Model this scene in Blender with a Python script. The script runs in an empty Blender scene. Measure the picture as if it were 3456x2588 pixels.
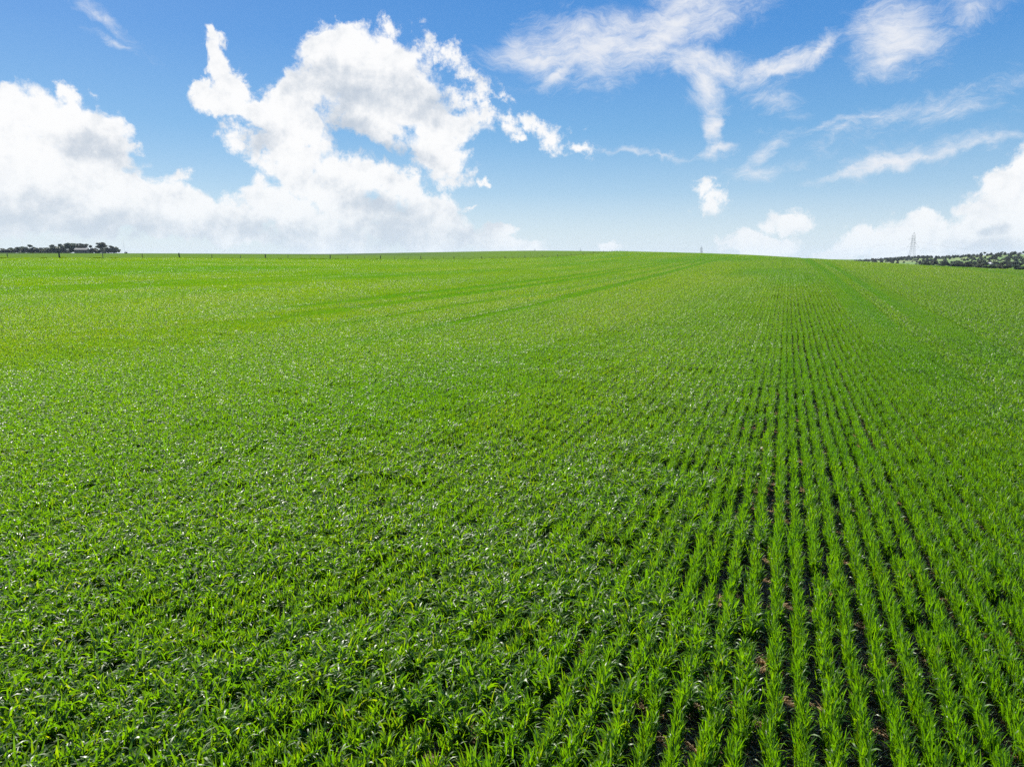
import bpy, math, random
import numpy as np
from mathutils import Vector, Matrix
random.seed(7); RNG = np.random.default_rng(11)
sc = bpy.context.scene
R = math.radians

# ------------------------------------------------------------------ camera, sun, sky, exposure
CAM_Z = 4.0; PITCH = R(10.0); F = 2394.0            # focal length in source pixels (3456 wide)
cd = bpy.data.cameras.new('camera'); cam = bpy.data.objects.new('camera', cd); sc.collection.objects.link(cam)
cam.location = (0, 0, CAM_Z); cam.rotation_euler = (R(90) - PITCH, 0, 0)
cd.sensor_width = 36; cd.lens = F / 3456 * 36; cd.clip_start = 0.05; cd.clip_end = 30000
sc.camera = cam
SUN_AZ, SUN_EL = R(-36), R(37)                      # azimuth measured from +Y towards +X
sd = bpy.data.lights.new('sun', 'SUN'); sun = bpy.data.objects.new('sun', sd); sc.collection.objects.link(sun)
SUN_DIR = Vector((math.sin(SUN_AZ) * math.cos(SUN_EL), math.cos(SUN_AZ) * math.cos(SUN_EL), math.sin(SUN_EL)))
sun.rotation_euler = SUN_DIR.to_track_quat('Z', 'Y').to_euler()
sd.energy = 5.0; sd.angle = R(0.53); sd.color = (1.0, 0.95, 0.86)
sc.view_settings.view_transform = 'Standard'; sc.view_settings.look = 'None'
sc.view_settings.gamma = 1; sc.view_settings.exposure = 1.2
sc.view_settings.use_curve_mapping = False
sc.cycles.max_bounces = 4; sc.cycles.diffuse_bounces = 1; sc.cycles.glossy_bounces = 1
sc.cycles.transmission_bounces = 2; sc.cycles.transparent_max_bounces = 4; sc.cycles.volume_bounces = 0
sc.cycles.use_denoising = False
sc.cycles.caustics_reflective = False; sc.cycles.caustics_refractive = False

def azel(px, py):
    """pixel of the photograph -> azimuth, elevation (radians)"""
    x = (px - 1728) / F; y = (1294 - py) / F
    fy = math.cos(PITCH) + y * math.sin(PITCH); fz = -math.sin(PITCH) + y * math.cos(PITCH)
    return math.atan2(x, fy), math.atan2(fz, math.hypot(x, fy))

# ------------------------------------------------------------------ world: Nishita sky and the day's clouds
world = bpy.data.worlds.new('World'); sc.world = world; world.use_nodes = True
nt = world.node_tree; nt.nodes.clear()
class G:
    def __init__(s, nt): s.nt = nt
    def n(s, t, **kw):
        nd = s.nt.nodes.new(t)
        for k, v in kw.items(): setattr(nd, k, v)
        return nd
    def put(s, sock, v):
        if isinstance(v, bpy.types.NodeSocket): s.nt.links.new(v, sock)
        elif v is not None: sock.default_value = v
    def m(s, op, a, b=None, c=None, clamp=False):
        nd = s.n('ShaderNodeMath', operation=op, use_clamp=clamp)
        s.put(nd.inputs[0], a); s.put(nd.inputs[1], b); s.put(nd.inputs[2], c); return nd.outputs[0]
    def v(s, op, a, b=None, sc=None):
        nd = s.n('ShaderNodeVectorMath', operation=op)
        s.put(nd.inputs[0], a); s.put(nd.inputs[1], b)
        if sc is not None: s.put(nd.inputs[3], sc)
        return nd.outputs['Value'] if op in ('LENGTH', 'DOT_PRODUCT') else nd.outputs[0]
    def noise(s, vec, scale, detail=8, rough=.55, lac=2.1, dist=0, dim='3D'):
        nd = s.n('ShaderNodeTexNoise', noise_dimensions=dim); s.put(nd.inputs['Vector'], vec)
        nd.inputs['Scale'].default_value = scale; nd.inputs['Detail'].default_value = detail
        nd.inputs['Roughness'].default_value = rough; nd.inputs['Lacunarity'].default_value = lac
        nd.inputs['Distortion'].default_value = dist
        return nd
    def ramp(s, x, a, b, lo=0.0, hi=1.0, smooth=True):
        nd = s.n('ShaderNodeMapRange', interpolation_type='SMOOTHSTEP' if smooth else 'LINEAR')
        s.put(nd.inputs[0], x); s.put(nd.inputs[1], a); s.put(nd.inputs[2], b); s.put(nd.inputs[3], lo); s.put(nd.inputs[4], hi)
        return nd.outputs[0]
    def mix(s, f, a, b, bt='MIX'):
        nd = s.n('ShaderNodeMix', data_type='RGBA', blend_type=bt)
        s.put(nd.inputs[0], f); s.put(nd.inputs[6], a); s.put(nd.inputs[7], b); return nd.outputs[2]
g = G(nt)
tc = g.n('ShaderNodeTexCoord').outputs['Generated']
sep = g.n('ShaderNodeSeparateXYZ'); g.put(sep.inputs[0], tc)
AZ = g.m('ARCTAN2', sep.outputs[0], sep.outputs[1]); EL = g.m('ARCSINE', sep.outputs[2])
cmb = g.n('ShaderNodeCombineXYZ'); g.put(cmb.inputs[0], AZ); g.put(cmb.inputs[1], EL)
P0 = cmb.outputs[0]
def warp(P, scale, amt, detail, seed, rough=.55):
    nd = g.noise(g.v('ADD', P, (seed, seed * .7, 0)), scale, detail, rough, dim='2D')
    return g.v('ADD', P, g.v('SCALE', g.v('SUBTRACT', nd.outputs['Color'], (.5, .5, .5)), sc=amt))
flat = lambda P: g.v('MULTIPLY', P, (1, 1, 0))
PW = flat(warp(warp(P0, 9, .05, 3, 3.1), 34, .03, 8, 8.3, .68))
def blobs(P, lst, k=.28):
    acc = None
    for (cx, cy, rx, ry, ang) in lst:
        a, e = azel(cx, cy)
        q_ = g.v('SUBTRACT', P, (a, e, 0)); th = R(-ang); cs_, sn_ = math.cos(th), math.sin(th)
        if ang == 0: d = g.v('LENGTH', g.v('MULTIPLY', q_, (F / rx, F / ry, 0)))
        else:
            u_ = g.v('DOT_PRODUCT', q_, (cs_ * F / rx, sn_ * F / rx, 0)); w_ = g.v('DOT_PRODUCT', q_, (-sn_ * F / ry, cs_ * F / ry, 0))
            d = g.m('SQRT', g.m('MULTIPLY_ADD', u_, u_, g.m('MULTIPLY', w_, w_)))
        acc = d if acc is None else g.m('SMOOTH_MIN', acc, d, k)
    return g.m('SUBTRACT', 1.0, acc)
# (centre x, centre y, half width, half height, tilt clockwise) in the photograph's pixels
CUM = [
 # left bank
 (20, 400, 75, 95, 0), (140, 440, 120, 130, 0), (290, 460, 140, 120, 20),
 (60, 620, 330, 170, 0), (330, 560, 110, 120, 0), (440, 660, 200, 90, 22), (620, 700, 190, 75, 20), (250, 722, 520, 78, 3), (760, 745, 260, 70, 6),
 (870, 690, 75, 60, 15), (980, 735, 190, 75, 20),
 # the arm
 (735, 152, 46, 56, -25), (765, 215, 52, 66, -25), (800, 285, 55, 60, -20), (760, 320, 95, 62, 15), (710, 285, 40, 40, 0),
 # big cloud
 (980, 330, 115, 85, -20), (905, 380, 120, 60, 20), (1000, 420, 130, 90, 30),
 (1075, 135, 85, 70, -10), (1180, 160, 170, 95, 8), (1330, 200, 150, 90, 15), (1180, 270, 190, 110, 8), (1370, 330, 190, 90, 12),

 (1165, 375, 110, 70, 20), (1300, 420, 90, 50, 10), (1450, 400, 200, 70, 12), (1470, 490, 90, 100, 0), (1250, 430, 160, 60, 25),
 (960, 520, 110, 75, 40), (1000, 600, 130, 90, 25), (1180, 600, 190, 85, 18), (1330, 610, 80, 70, 0), (1440, 690, 170, 75, 20), (1200, 700, 220, 90, 15),
 (1390, 780, 250, 80, 10), (1090, 790, 240, 75, 5), (760, 800, 260, 40, 0), (1680, 810, 170, 55, 12), (1545, 765, 45, 40, 0), (1700, 765, 60, 30, 10),

 # right-hand small ones
 (2060, 820, 50, 26, 0),
 (2660, 765, 60, 48, 10), (2560, 830, 150, 46, 8), (2920, 820, 110, 45, 0), (2830, 850, 110, 26, 0),
 (3420, 600, 100, 70, -10), (3400, 700, 130, 80, 0), (3200, 800, 190, 60, -5), (3470, 800, 190, 110, 0), (3560, 640, 120, 120, 0), (3030, 850, 160, 35, 0),
]
RAG = [
 (268, 322, 34, 52, -35), (300, 372, 45, 60, -30), (1345, 85, 60, 75, 35), (1500, 190, 150, 62, 28), (1590, 262, 80, 55, 52), (1140, 75, 120, 40, -5),
 (1850, 445, 135, 50, 24), (1945, 495, 70, 36, 28), (1775, 412, 42, 42, 0), (1690, 330, 48, 26, 0), (1740, 480, 52, 24, 5), (1560, 385, 120, 60, 14), (1640, 410, 120, 58, 12), (1700, 440, 90, 42, 35),
 (1540, 330, 100, 60, 60), (850, 470, 120, 80, 45), (880, 560, 60, 80, -10), (1500, 560, 90, 90, 0), (1390, 590, 120, 40, 10), (1640, 600, 36, 16, 0), (1620, 350, 60, 30, 60),
 (2385, 645, 60, 50, 0), (2405, 705, 84, 66, 0), (2580, 765, 60, 40, 0), (2640, 735, 60, 40, 0), (600, 605, 60, 30, -20), (440, 485, 60, 30, 30), (1600, 690, 30, 14, 0), (2080, 825, 50, 26, 0),
]
CIR = [
 (2000, 150, 330, 110, -8), (1790, 190, 150, 60, 0), (1870, 260, 80, 40, -30), (2250, 130, 330, 95, -22), (2300, 30, 200, 70, -20),
 (2400, 230, 220, 60, 10), (2390, 310, 65, 90, -15), (2400, 440, 30, 95, -12), (2420, 510, 70, 25, 0), (2620, 215, 210, 30, -12), (2760, 165, 90, 22, -28),
 (3040, 115, 135, 95, 0), (3010, 190, 80, 50, -20), (3010, 552, 240, 24, -11),
]
FNT = [
 (3120, 370, 260, 40, -12), (3270, 30, 100, 40, -10), (3060, 530, 200, 30, -14), (2610, 500, 70, 18, -38), (2600, 560, 90, 25, -5), (2850, 440, 90, 18, -20),
 (2600, 345, 80, 35, 15), (2200, 515, 160, 8, 6), (350, 55, 110, 22, 38), (415, 172, 70, 14, 14),
 (3300, 500, 200, 14, -5), (2950, 400, 260, 12, -4),
]
n1 = g.noise(g.v('ADD', P0, (2.3, 1.1, .4)), 15, 11, .66, 2.15, dim='2D')
SH = Vector((SUN_DIR.x, 0, 0))
n2 = g.noise(g.v('ADD', P0, (2.3 - .007, 1.1 + .011, .4)), 15, 5, .62, 2.15, dim='2D')
n3 = g.noise(g.v('ADD', P0, (5.3, 2.2, .1)), 7, 3, .5, dim='2D')
B = blobs(PW, CUM)
fb = g.m('SUBTRACT', n1.outputs[0], .5)
vo = g.n('ShaderNodeTexVoronoi', feature='SMOOTH_F1', normalize=True, voronoi_dimensions='2D'); g.put(vo.inputs['Vector'], g.v('MULTIPLY', warp(P0, 30, .03, 4, 2.2), (1, 1.15, 1)))
vo.inputs['Scale'].default_value = 26; vo.inputs['Detail'].default_value = 3; vo.inputs['Roughness'].default_value = .55; vo.inputs['Smoothness'].default_value = .25
BIL = g.m('MULTIPLY', g.m('SUBTRACT', .27, vo.outputs['Distance']), 2.0)
D = g.m('ADD', g.m('MULTIPLY', g.m('MINIMUM', B, .6), 2.1), g.m('ADD', g.m('MULTIPLY', fb, 2.0), g.m('MULTIPLY', BIL, .85)))
D = g.m('ADD', D, g.m('MULTIPLY', g.m('SUBTRACT', n3.outputs[0], .5), .5))
BR = blobs(PW, RAG, .2)
fbr = g.m('SUBTRACT', g.noise(g.v('ADD', P0, (7.7, 4.1, .2)), 30, 10, .68, 2.15, dim='2D').outputs[0], .5)
DR = g.m('ADD', g.m('MULTIPLY', BR, 1.0), g.m('ADD', g.m('MULTIPLY', fbr, 2.4), g.m('MULTIPLY', fb, 1.6)))
DC = g.m('SUBTRACT', g.m('SMOOTH_MAX', D, g.m('SUBTRACT', DR, .12), .15), .09)
ALPHA = g.ramp(DC, -.05, .72)
# soft shading: billow relief lit from the upper left, and thicker (greyer) parts where the base is
rel = g.m('MULTIPLY', g.m('SUBTRACT', n2.outputs[0], n1.outputs[0]), 1.0)
GREY = [(90, 760, 420, 75, 4), (560, 790, 330, 55, 6), (380, 520, 110, 60, 10), (1160, 300, 190, 60, 10), (1430, 350, 130, 55, 15), (1180, 430, 150, 50, 20), (1320, 800, 220, 80, 5), (1560, 800, 110, 80, 0), (1250, 690, 170, 50, 10), (860, 790, 260, 50, 0), (3330, 772, 45, 20, 0), (3360, 850, 160, 45, 0), (2400, 740, 50, 20, 0), (900, 470, 80, 60, 20), (1330, 520, 200, 30, 15)]
GB = g.ramp(blobs(flat(warp(P0, 14, .06, 5, 6.2)), GREY, .35), -.55, .9)
shade = g.m('ADD', g.m('MULTIPLY', GB, .5), g.m('ADD', g.m('MULTIPLY', rel, -1.1), g.m('MULTIPLY', BIL, -.25)))
shade = g.m('ADD', shade, g.m('MULTIPLY', g.m('SUBTRACT', g.noise(P0, 9, 4, .5, dim='2D').outputs[0], .45), .35))
shade = g.ramp(shade, -.05, .75)
CLOUD = g.mix(shade, (1.0, 1.0, 1.0, 1), (.56, .63, .72, 1))
# cirrus: streaks drawn out along one direction
mpc = g.n('ShaderNodeMapping'); g.put(mpc.inputs[0], warp(P0, 7, .09, 4, 1.7)); mpc.inputs[2].default_value = (0, 0, R(-14)); mpc.inputs[3].default_value = (1, 3.0, 1)
c1 = g.noise(mpc.outputs[0], 20, 11, .70, 2.2, dim='2D')
PC_ = flat(warp(warp(P0, 8, .05, 3, 9.9), 30, .02, 4, 4.4, .65))
BC = g.m('MAXIMUM', blobs(PC_, CIR, .3), g.m('MULTIPLY', blobs(PC_, FNT, .2), .45))
CD = g.m('ADD', g.m('MULTIPLY', BC, 1.15), g.m('MULTIPLY', g.m('SUBTRACT', c1.outputs[0], .5), 1.7))
CALPHA = g.m('MULTIPLY', g.ramp(CD, -.25, 1.35), .95)
# the rest of the sky, outside the picture, carries scattered clouds of the same sort
away = g.ramp(g.m('ADD', g.m('ABSOLUTE', AZ), g.m('MAXIMUM', EL, 0)), .95, 1.25)
ng = g.noise(tc, 3.2, 5, .58)
GEN = g.m('MULTIPLY', g.ramp(ng.outputs[0], .56, .66), away)
sky = g.n('ShaderNodeTexSky', sky_type='NISHITA', sun_disc=False, sun_elevation=SUN_EL, sun_rotation=SUN_AZ)
gr = g.n('ShaderNodeValToRGB'); g.put(gr.inputs[0], g.m('DIVIDE', g.m('MAXIMUM', EL, 0), R(90))); ge = gr.color_ramp.elements
ge[0].position = 0; ge[0].color = (.70, .83, .92, 1); ge[1].position = 1; ge[1].color = (.022, .12, .47, 1)
for p_, c_ in ((.02, (.62, .79, .91, 1)), (.055, (.37, .62, .87, 1)), (.105, (.20, .47, .82, 1)), (.17, (.095, .33, .77, 1)), (.24, (.06, .26, .71, 1)), (.45, (.03, .16, .56, 1))):
    x_ = ge.new(p_); x_.color = c_
sky.altitude = 200; sky.air_density = 1.0; sky.dust_density = .6; sky.ozone_density = 2.6
hs = g.n('ShaderNodeHueSaturation'); hs.inputs['Saturation'].default_value = 1.3; hs.inputs['Value'].default_value = .6
g.put(hs.inputs['Color'], sky.outputs[0])
CS = 7.0
SKY = g.mix(.8, hs.outputs[0], g.v('SCALE', gr.outputs[0], sc=CS))                                              # cloud radiance on the sky's physical scale
cl = g.v('SCALE', CLOUD, sc=CS)
ci = g.v('SCALE', (.93, .95, 1.0), sc=CS * .93)
o = g.mix(CALPHA, SKY, ci)
o = g.mix(g.m('MULTIPLY', ALPHA, .985), o, cl)
o = g.mix(GEN, o, cl)
# clouds near the horizon pale into the air
hz = g.m('POWER', g.m('SUBTRACT', 1.0, g.m('MINIMUM', g.m('DIVIDE', g.m('MAXIMUM', EL, 0), R(9)), 1.0)), 2.0)
o = g.mix(g.m('MULTIPLY', hz, .58), o, g.v('SCALE', (.74, .85, .93), sc=CS))
bg = g.n('ShaderNodeBackground'); g.put(bg.inputs[0], o); bg.inputs[1].default_value = 0.062
ow = g.n('ShaderNodeOutputWorld'); nt.links.new(bg.outputs[0], ow.inputs[0])
world.cycles.sampling_method = 'MANUAL'; world.cycles.sample_map_resolution = 256

# ------------------------------------------------------------------ helpers
def link(o): sc.collection.objects.link(o); return o
def mesh_from(name, V, Fc, mat=None, smooth=False):
    me = bpy.data.meshes.new(name); me.from_pydata([tuple(v) for v in V], [], [tuple(f) for f in Fc])
    if mat: me.materials.append(mat)
    if smooth: me.polygons.foreach_set('use_smooth', [True] * len(me.polygons))
    me.update(); return me
def np_mesh(name, V, Q, mat, nside=4):
    """fast mesh of quads (or triangles)"""
    me = bpy.data.meshes.new(name); V = np.ascontiguousarray(V, np.float32); Q = np.ascontiguousarray(Q, np.int32)
    me.vertices.add(len(V)); me.vertices.foreach_set('co', V.ravel())
    me.loops.add(Q.size); me.loops.foreach_set('vertex_index', Q.ravel())
    me.polygons.add(len(Q)); me.polygons.foreach_set('loop_start', np.arange(0, Q.size, nside, dtype=np.int32))
    me.polygons.foreach_set('loop_total', np.full(len(Q), nside, np.int32))
    if mat: me.materials.append(mat)
    me.update(calc_edges=True); me.validate(); return me
def tag(o, label=None, cat=None, group=None, kind=None):
    if label: o['label'] = label
    if cat: o['category'] = cat
    if group: o['group'] = group
    if kind: o['kind'] = kind
    return o
def obj(name, me, parent=None, loc=None):
    o = link(bpy.data.objects.new(name, me))
    if parent: o.parent = parent
    if loc is not None: o.location = loc
    return o
def empty(name, loc, rz=0):
    o = link(bpy.data.objects.new(name, None)); o.location = loc; o.rotation_euler = (0, 0, rz); o.empty_display_size = .5; return o
def copy_tree(o, parent=None):
    c = o.copy(); sc.collection.objects.link(c); c.parent = parent
    for ch in [x for x in bpy.data.objects if x.parent == o]: copy_tree(ch, c)
    return c
class MB:
    def __init__(s): s.V = []; s.F = []
    def box(s, c, d, rz=0):
        b = len(s.V); cz, sz = math.cos(rz), math.sin(rz)
        for k in (-1, 1):
            for (i, j) in ((-1, -1), (1, -1), (1, 1), (-1, 1)):
                x, y = i * d[0] / 2, j * d[1] / 2
                s.V.append((c[0] + x * cz - y * sz, c[1] + x * sz + y * cz, c[2] + k * d[2] / 2))
        s.F += [(b, b+3, b+2, b+1), (b+4, b+5, b+6, b+7)] + [(b+i, b+(i+1) % 4, b+4+(i+1) % 4, b+4+i) for i in range(4)]
        return s
    def tube(s, pts, rad, n=6):
        pts = [Vector(p) for p in pts]; b = len(s.V); m = len(pts)
        if not hasattr(rad, '__len__'): rad = [rad] * m
        for i, p in enumerate(pts):
            t = (pts[min(i+1, m-1)] - pts[max(i-1, 0)]).normalized()
            a = t.orthogonal().normalized() if abs(t.z) < .9 else t.cross(Vector((0, 1, 0))).normalized()
            c = t.cross(a)
            for k in range(n):
                an = 2 * math.pi * k / n
                s.V.append(tuple(p + rad[i] * (math.cos(an) * a + math.sin(an) * c)))
        for i in range(m-1):
            for k in range(n):
                s.F.append((b+i*n+k, b+i*n+(k+1) % n, b+(i+1)*n+(k+1) % n, b+(i+1)*n+k))
        s.F.append(tuple(b+k for k in range(n))[::-1]); s.F.append(tuple(b+(m-1)*n+k for k in range(n)))
        return s
    def build(s, name, mat, parent=None, smooth=False):
        return obj(name, mesh_from(name, s.V, s.F, mat, smooth), parent)
def newmat(name):
    m = bpy.data.materials.new(name); m.use_nodes = True; m.node_tree.nodes.clear(); return m, G(m.node_tree)
def finish(gg, shader):
    o = gg.n('ShaderNodeOutputMaterial'); gg.nt.links.new(shader, o.inputs[0])
def principled(gg, col, rough=.6, spec=.5, bump=None):
    p = gg.n('ShaderNodeBsdfPrincipled'); gg.put(p.inputs['Base Color'], col); gg.put(p.inputs['Roughness'], rough)
    p.inputs['Specular IOR Level'].default_value = spec
    if bump: gg.put(p.inputs['Normal'], bump)
    return p.outputs[0]
def simple(name, col, col2=None, scale=8, rough=.7, metal=0):
    m, q = newmat(name); pos = q.n('ShaderNodeTexCoord').outputs['Object']
    nz = q.noise(pos, scale, 6, .6)
    c = q.mix(q.ramp(nz.outputs[0], .3, .7), (*col, 1), (*(col2 or [x * .7 for x in col]), 1))
    sh = principled(q, c, rough); sh.node.inputs['Metallic'].default_value = metal
    finish(q, sh); return m

# ------------------------------------------------------------------ terrain
PHI = azel(2655, 872)[0]                              # direction of the sown rows and of the fence
ROW_D = np.array([math.sin(PHI), math.cos(PHI)]); ROW_N = np.array([math.cos(PHI), -math.sin(PHI)])
FY0 = 118.0; FX0 = FY0 * math.tan(azel(200, 866)[0])
FV = FX0 * ROW_N[0] + FY0 * ROW_N[1]                  # row-offset of the fence (negative = left)
HC = .33                                              # crop height above the soil
def zy(r, px, y): return CAM_Z + r * math.tan(azel(px, y)[1])
COLS = [
 (-1500, [(0, 0, 1), (30, 0, 1), (122, 872), (300, 864), (450, 853), (700, 856), (1200, 857), (9000, 869)]),
 (0,     [(0, 0, 1), (30, 0, 1), (137, 872), (300, 864), (450, 853), (700, 856), (1200, 857), (9000, 869)]),
 (600,   [(0, 0, 1), (30, 0, 1), (153, 873), (300, 863), (450, 855), (700, 858), (1200, 859), (9000, 869)]),
 (1100,  [(0, 0, 1), (32, 0, 1), (195, 875), (330, 866), (480, 857), (700, 860), (1200, 861), (9000, 869)]),
 (1544,  [(0, 0, 1), (34, 0, 1), (262, 877), (360, 866), (480, 849), (700, 853), (1200, 860), (9000, 870)]),
 (1784,  [(0, 0, 1), (36, 0, 1), (332, 873), (420, 857), (500, 844), (700, 850), (1200, 860), (9000, 870)]),
 (1940,  [(0, 0, 1), (36, 0, 1), (400, 867), (460, 855), (510, 845), (700, 850), (1200, 860), (9000, 870)]),
 (2030,  [(0, 0, 1), (36, 0, 1), (350, 868), (450, 857), (520, 846.5), (700, 853), (1200, 862), (9000, 870)]),
 (2109,  [(0, 0, 1), (36, 0, 1), (250, 879), (400, 860), (510, 847), (700, 856), (1200, 864), (9000, 870)]),
 (2364,  [(0, 0, 1), (34, 0, 1), (180, 890), (300, 864), (380, 853), (560, 866), (1200, 872), (9000, 872)]),
 (2700,  [(0, 0, 1), (30, 0, 1), (110, 917), (180, 882), (235, 871), (500, 892), (1200, 884), (9000, 873)]),
 (2900,  [(0, 0, 1), (30, 0, 1), (100, 932), (155, 896), (205, 884), (500, 905), (1000, 890), (9000, 874)]),
 (3100,  [(0, 0, 1), (30, 0, 1), (95, 944), (145, 911), (190, 897), (500, 912), (1000, 892), (9000, 874)]),
 (3456,  [(0, 0, 1), (30, 0, 1), (90, 968), (140, 931), (185, 916), (500, 917), (1000, 893), (9000, 874)]),
 (4500,  [(0, 0, 1), (30, 0, 1), (90, 985), (140, 955), (185, 945), (500, 925), (1000, 896), (9000, 874)]),
]
GP = np.linspace(-1500, 4500, 601); GR = np.geomspace(4, 9000, 700)
def table(cols, lower=None):
    pxs = [c[0] for c in cols]; K = len(cols[0][1]); kr = np.zeros((len(cols), K)); kz = np.zeros((len(cols), K))
    for i, (p, ks) in enumerate(cols):
        for j, k in enumerate(ks):
            kr[i, j] = k[0]; kz[i, j] = k[1] if len(k) == 3 else zy(k[0], min(max(p, -300), 3800), k[1])
    T = np.zeros((len(GP), len(GR)))
    KR = np.stack([np.interp(GP, pxs, kr[:, j]) for j in range(K)], 1); KZ = np.stack([np.interp(GP, pxs, kz[:, j]) for j in range(K)], 1)
    for i in range(len(GP)): T[i] = np.interp(GR, KR[i], KZ[i])
    def sm(T, n, ax):
        for _ in range(3):
            P = np.pad(T, [(n, n) if a == ax else (0, 0) for a in (0, 1)], mode='edge'); c = np.cumsum(P, ax)
            c = np.insert(c, 0, 0, ax); L = T.shape[ax]; w = 2 * n + 1
            T = (np.take(c, np.arange(w, w + L), ax) - np.take(c, np.arange(0, L), ax)) / w
        return T
    return sm(sm(T, 6, 1), 5, 0)
TG = table(COLS)
def lookup(T, x, y):
    x = np.asarray(x, float); y = np.asarray(y, float); r = np.hypot(x, y); az = np.arctan2(x, y)
    px = 1728 + F * np.tan(np.clip(az, -1.1, 1.1)) * 1.0154
    i = np.clip((px + 1500) / 10, 0, 599.999); j = np.clip(np.log(np.maximum(r, 4) / 4) / np.log(9000 / 4) * 699, 0, 698.999)
    i0 = i.astype(int); j0 = j.astype(int); a = i - i0; b = j - j0
    z = T[i0, j0]*(1-a)*(1-b) + T[i0+1, j0]*a*(1-b) + T[i0, j0+1]*(1-a)*b + T[i0+1, j0+1]*a*b
    w = np.clip((np.abs(az) - 1.2) / .8, 0, 1); w = w*w*(3-2*w)
    return z * (1 - w), px, r
def H(x, y): return lookup(TG, x, y)[0]
def Hs(x, y): return float(H(np.array([x]), np.array([y]))[0])
CREST_PX = [-1500, 2109, 2364, 2700, 2900, 3100, 3456, 4500]; CREST_R = [520, 520, 395, 245, 215, 200, 195, 195]
def crest(px): return np.interp(px, CREST_PX, CREST_R)

# value noise for placement decisions
_vn = RNG.random((8, 256, 256))
def vnoise(x, y, s=0):
    xi = np.floor(x).astype(int); yi = np.floor(y).astype(int); fx = x - xi; fy = y - yi
    fx = fx*fx*(3-2*fx); fy = fy*fy*(3-2*fy); N = _vn[s]
    return (N[xi % 256, yi % 256]*(1-fx)*(1-fy) + N[(xi+1) % 256, yi % 256]*fx*(1-fy) + N[xi % 256, (yi+1) % 256]*(1-fx)*fy + N[(xi+1) % 256, (yi+1) % 256]*fx*fy)

# ground sheet
az = np.concatenate([np.linspace(-math.pi, -1.0, 60, endpoint=False), np.linspace(-1.0, 1.0, 400, endpoint=False), np.linspace(1.0, math.pi, 60, endpoint=False)])
rr = np.concatenate([[.8, 2, 3], np.geomspace(4, 4400, 180)])
A_, R_ = np.meshgrid(az, rr, indexing='ij'); GX = R_ * np.sin(A_); GY = R_ * np.cos(A_)
GZ, GPX, GRR = lookup(TG, GX, GY)
nA, nR = A_.shape
V = np.concatenate([np.stack([GX, GY, GZ], -1).reshape(-1, 3), [[0, 0, 0]]])
ia, ir = np.meshgrid(np.arange(nA), np.arange(nR - 1), indexing='ij'); ib = (ia + 1) % nA
Q = np.stack([ia*nR+ir, ia*nR+ir+1, ib*nR+ir+1, ib*nR+ir], -1).reshape(-1, 4)
mg, q = newmat('soil_and_pasture')
fa = q.n('ShaderNodeAttribute', attribute_name='field'); far = q.n('ShaderNodeAttribute', attribute_name='far')
pos = q.n('ShaderNodeNewGeometry').outputs['Position']
s1 = q.noise(pos, 14, 8, .65); s2 = q.noise(pos, 1.3, 5, .6); s3 = q.noise(pos, .05, 5, .6); s4 = q.noise(q.v('MULTIPLY', pos, (1, 1, 1)), .9, 8, .7)
soil = q.mix(q.ramp(s1.outputs[0], .35, .7), (.035, .022, .013, 1), (.12, .085, .052, 1))
soil = q.mix(q.ramp(s2.outputs[0], .45, .7, 0, .5), soil, (.17, .13, .085, 1))
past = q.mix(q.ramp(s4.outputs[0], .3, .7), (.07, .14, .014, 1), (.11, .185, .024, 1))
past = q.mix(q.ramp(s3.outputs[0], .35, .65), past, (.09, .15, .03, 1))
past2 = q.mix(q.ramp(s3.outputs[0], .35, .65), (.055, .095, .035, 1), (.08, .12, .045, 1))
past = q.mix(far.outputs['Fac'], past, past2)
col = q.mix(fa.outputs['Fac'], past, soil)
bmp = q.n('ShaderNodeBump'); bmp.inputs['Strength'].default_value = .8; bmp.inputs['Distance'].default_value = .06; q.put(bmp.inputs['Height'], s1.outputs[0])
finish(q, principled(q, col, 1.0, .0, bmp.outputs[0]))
me = np_mesh('ground', V, Q, mg)
me2 = bpy.data.meshes.new('tmp')
bvx = V[:, 0] * ROW_N[0] + V[:, 1] * ROW_N[1]
rad = np.hypot(V[:, 0], V[:, 1]); pxa = np.append(GPX.ravel(), 1728)
fld = ((bvx > FV - .5) & (rad < crest(pxa) + 25)).astype(np.float32)
at = me.attributes.new('field', 'FLOAT', 'POINT'); at.data.foreach_set('value', fld)
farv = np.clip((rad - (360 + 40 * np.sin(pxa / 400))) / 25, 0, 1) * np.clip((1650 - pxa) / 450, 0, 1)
at = me.attributes.new('far', 'FLOAT', 'POINT'); at.data.foreach_set('value', farv.astype(np.float32))
bpy.data.meshes.remove(me2)
me.polygons.foreach_set('use_smooth', [True] * len(me.polygons))
tag(obj('ground', me), 'brown soil under the green crop running out into rolling green pasture', kind='structure')

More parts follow.
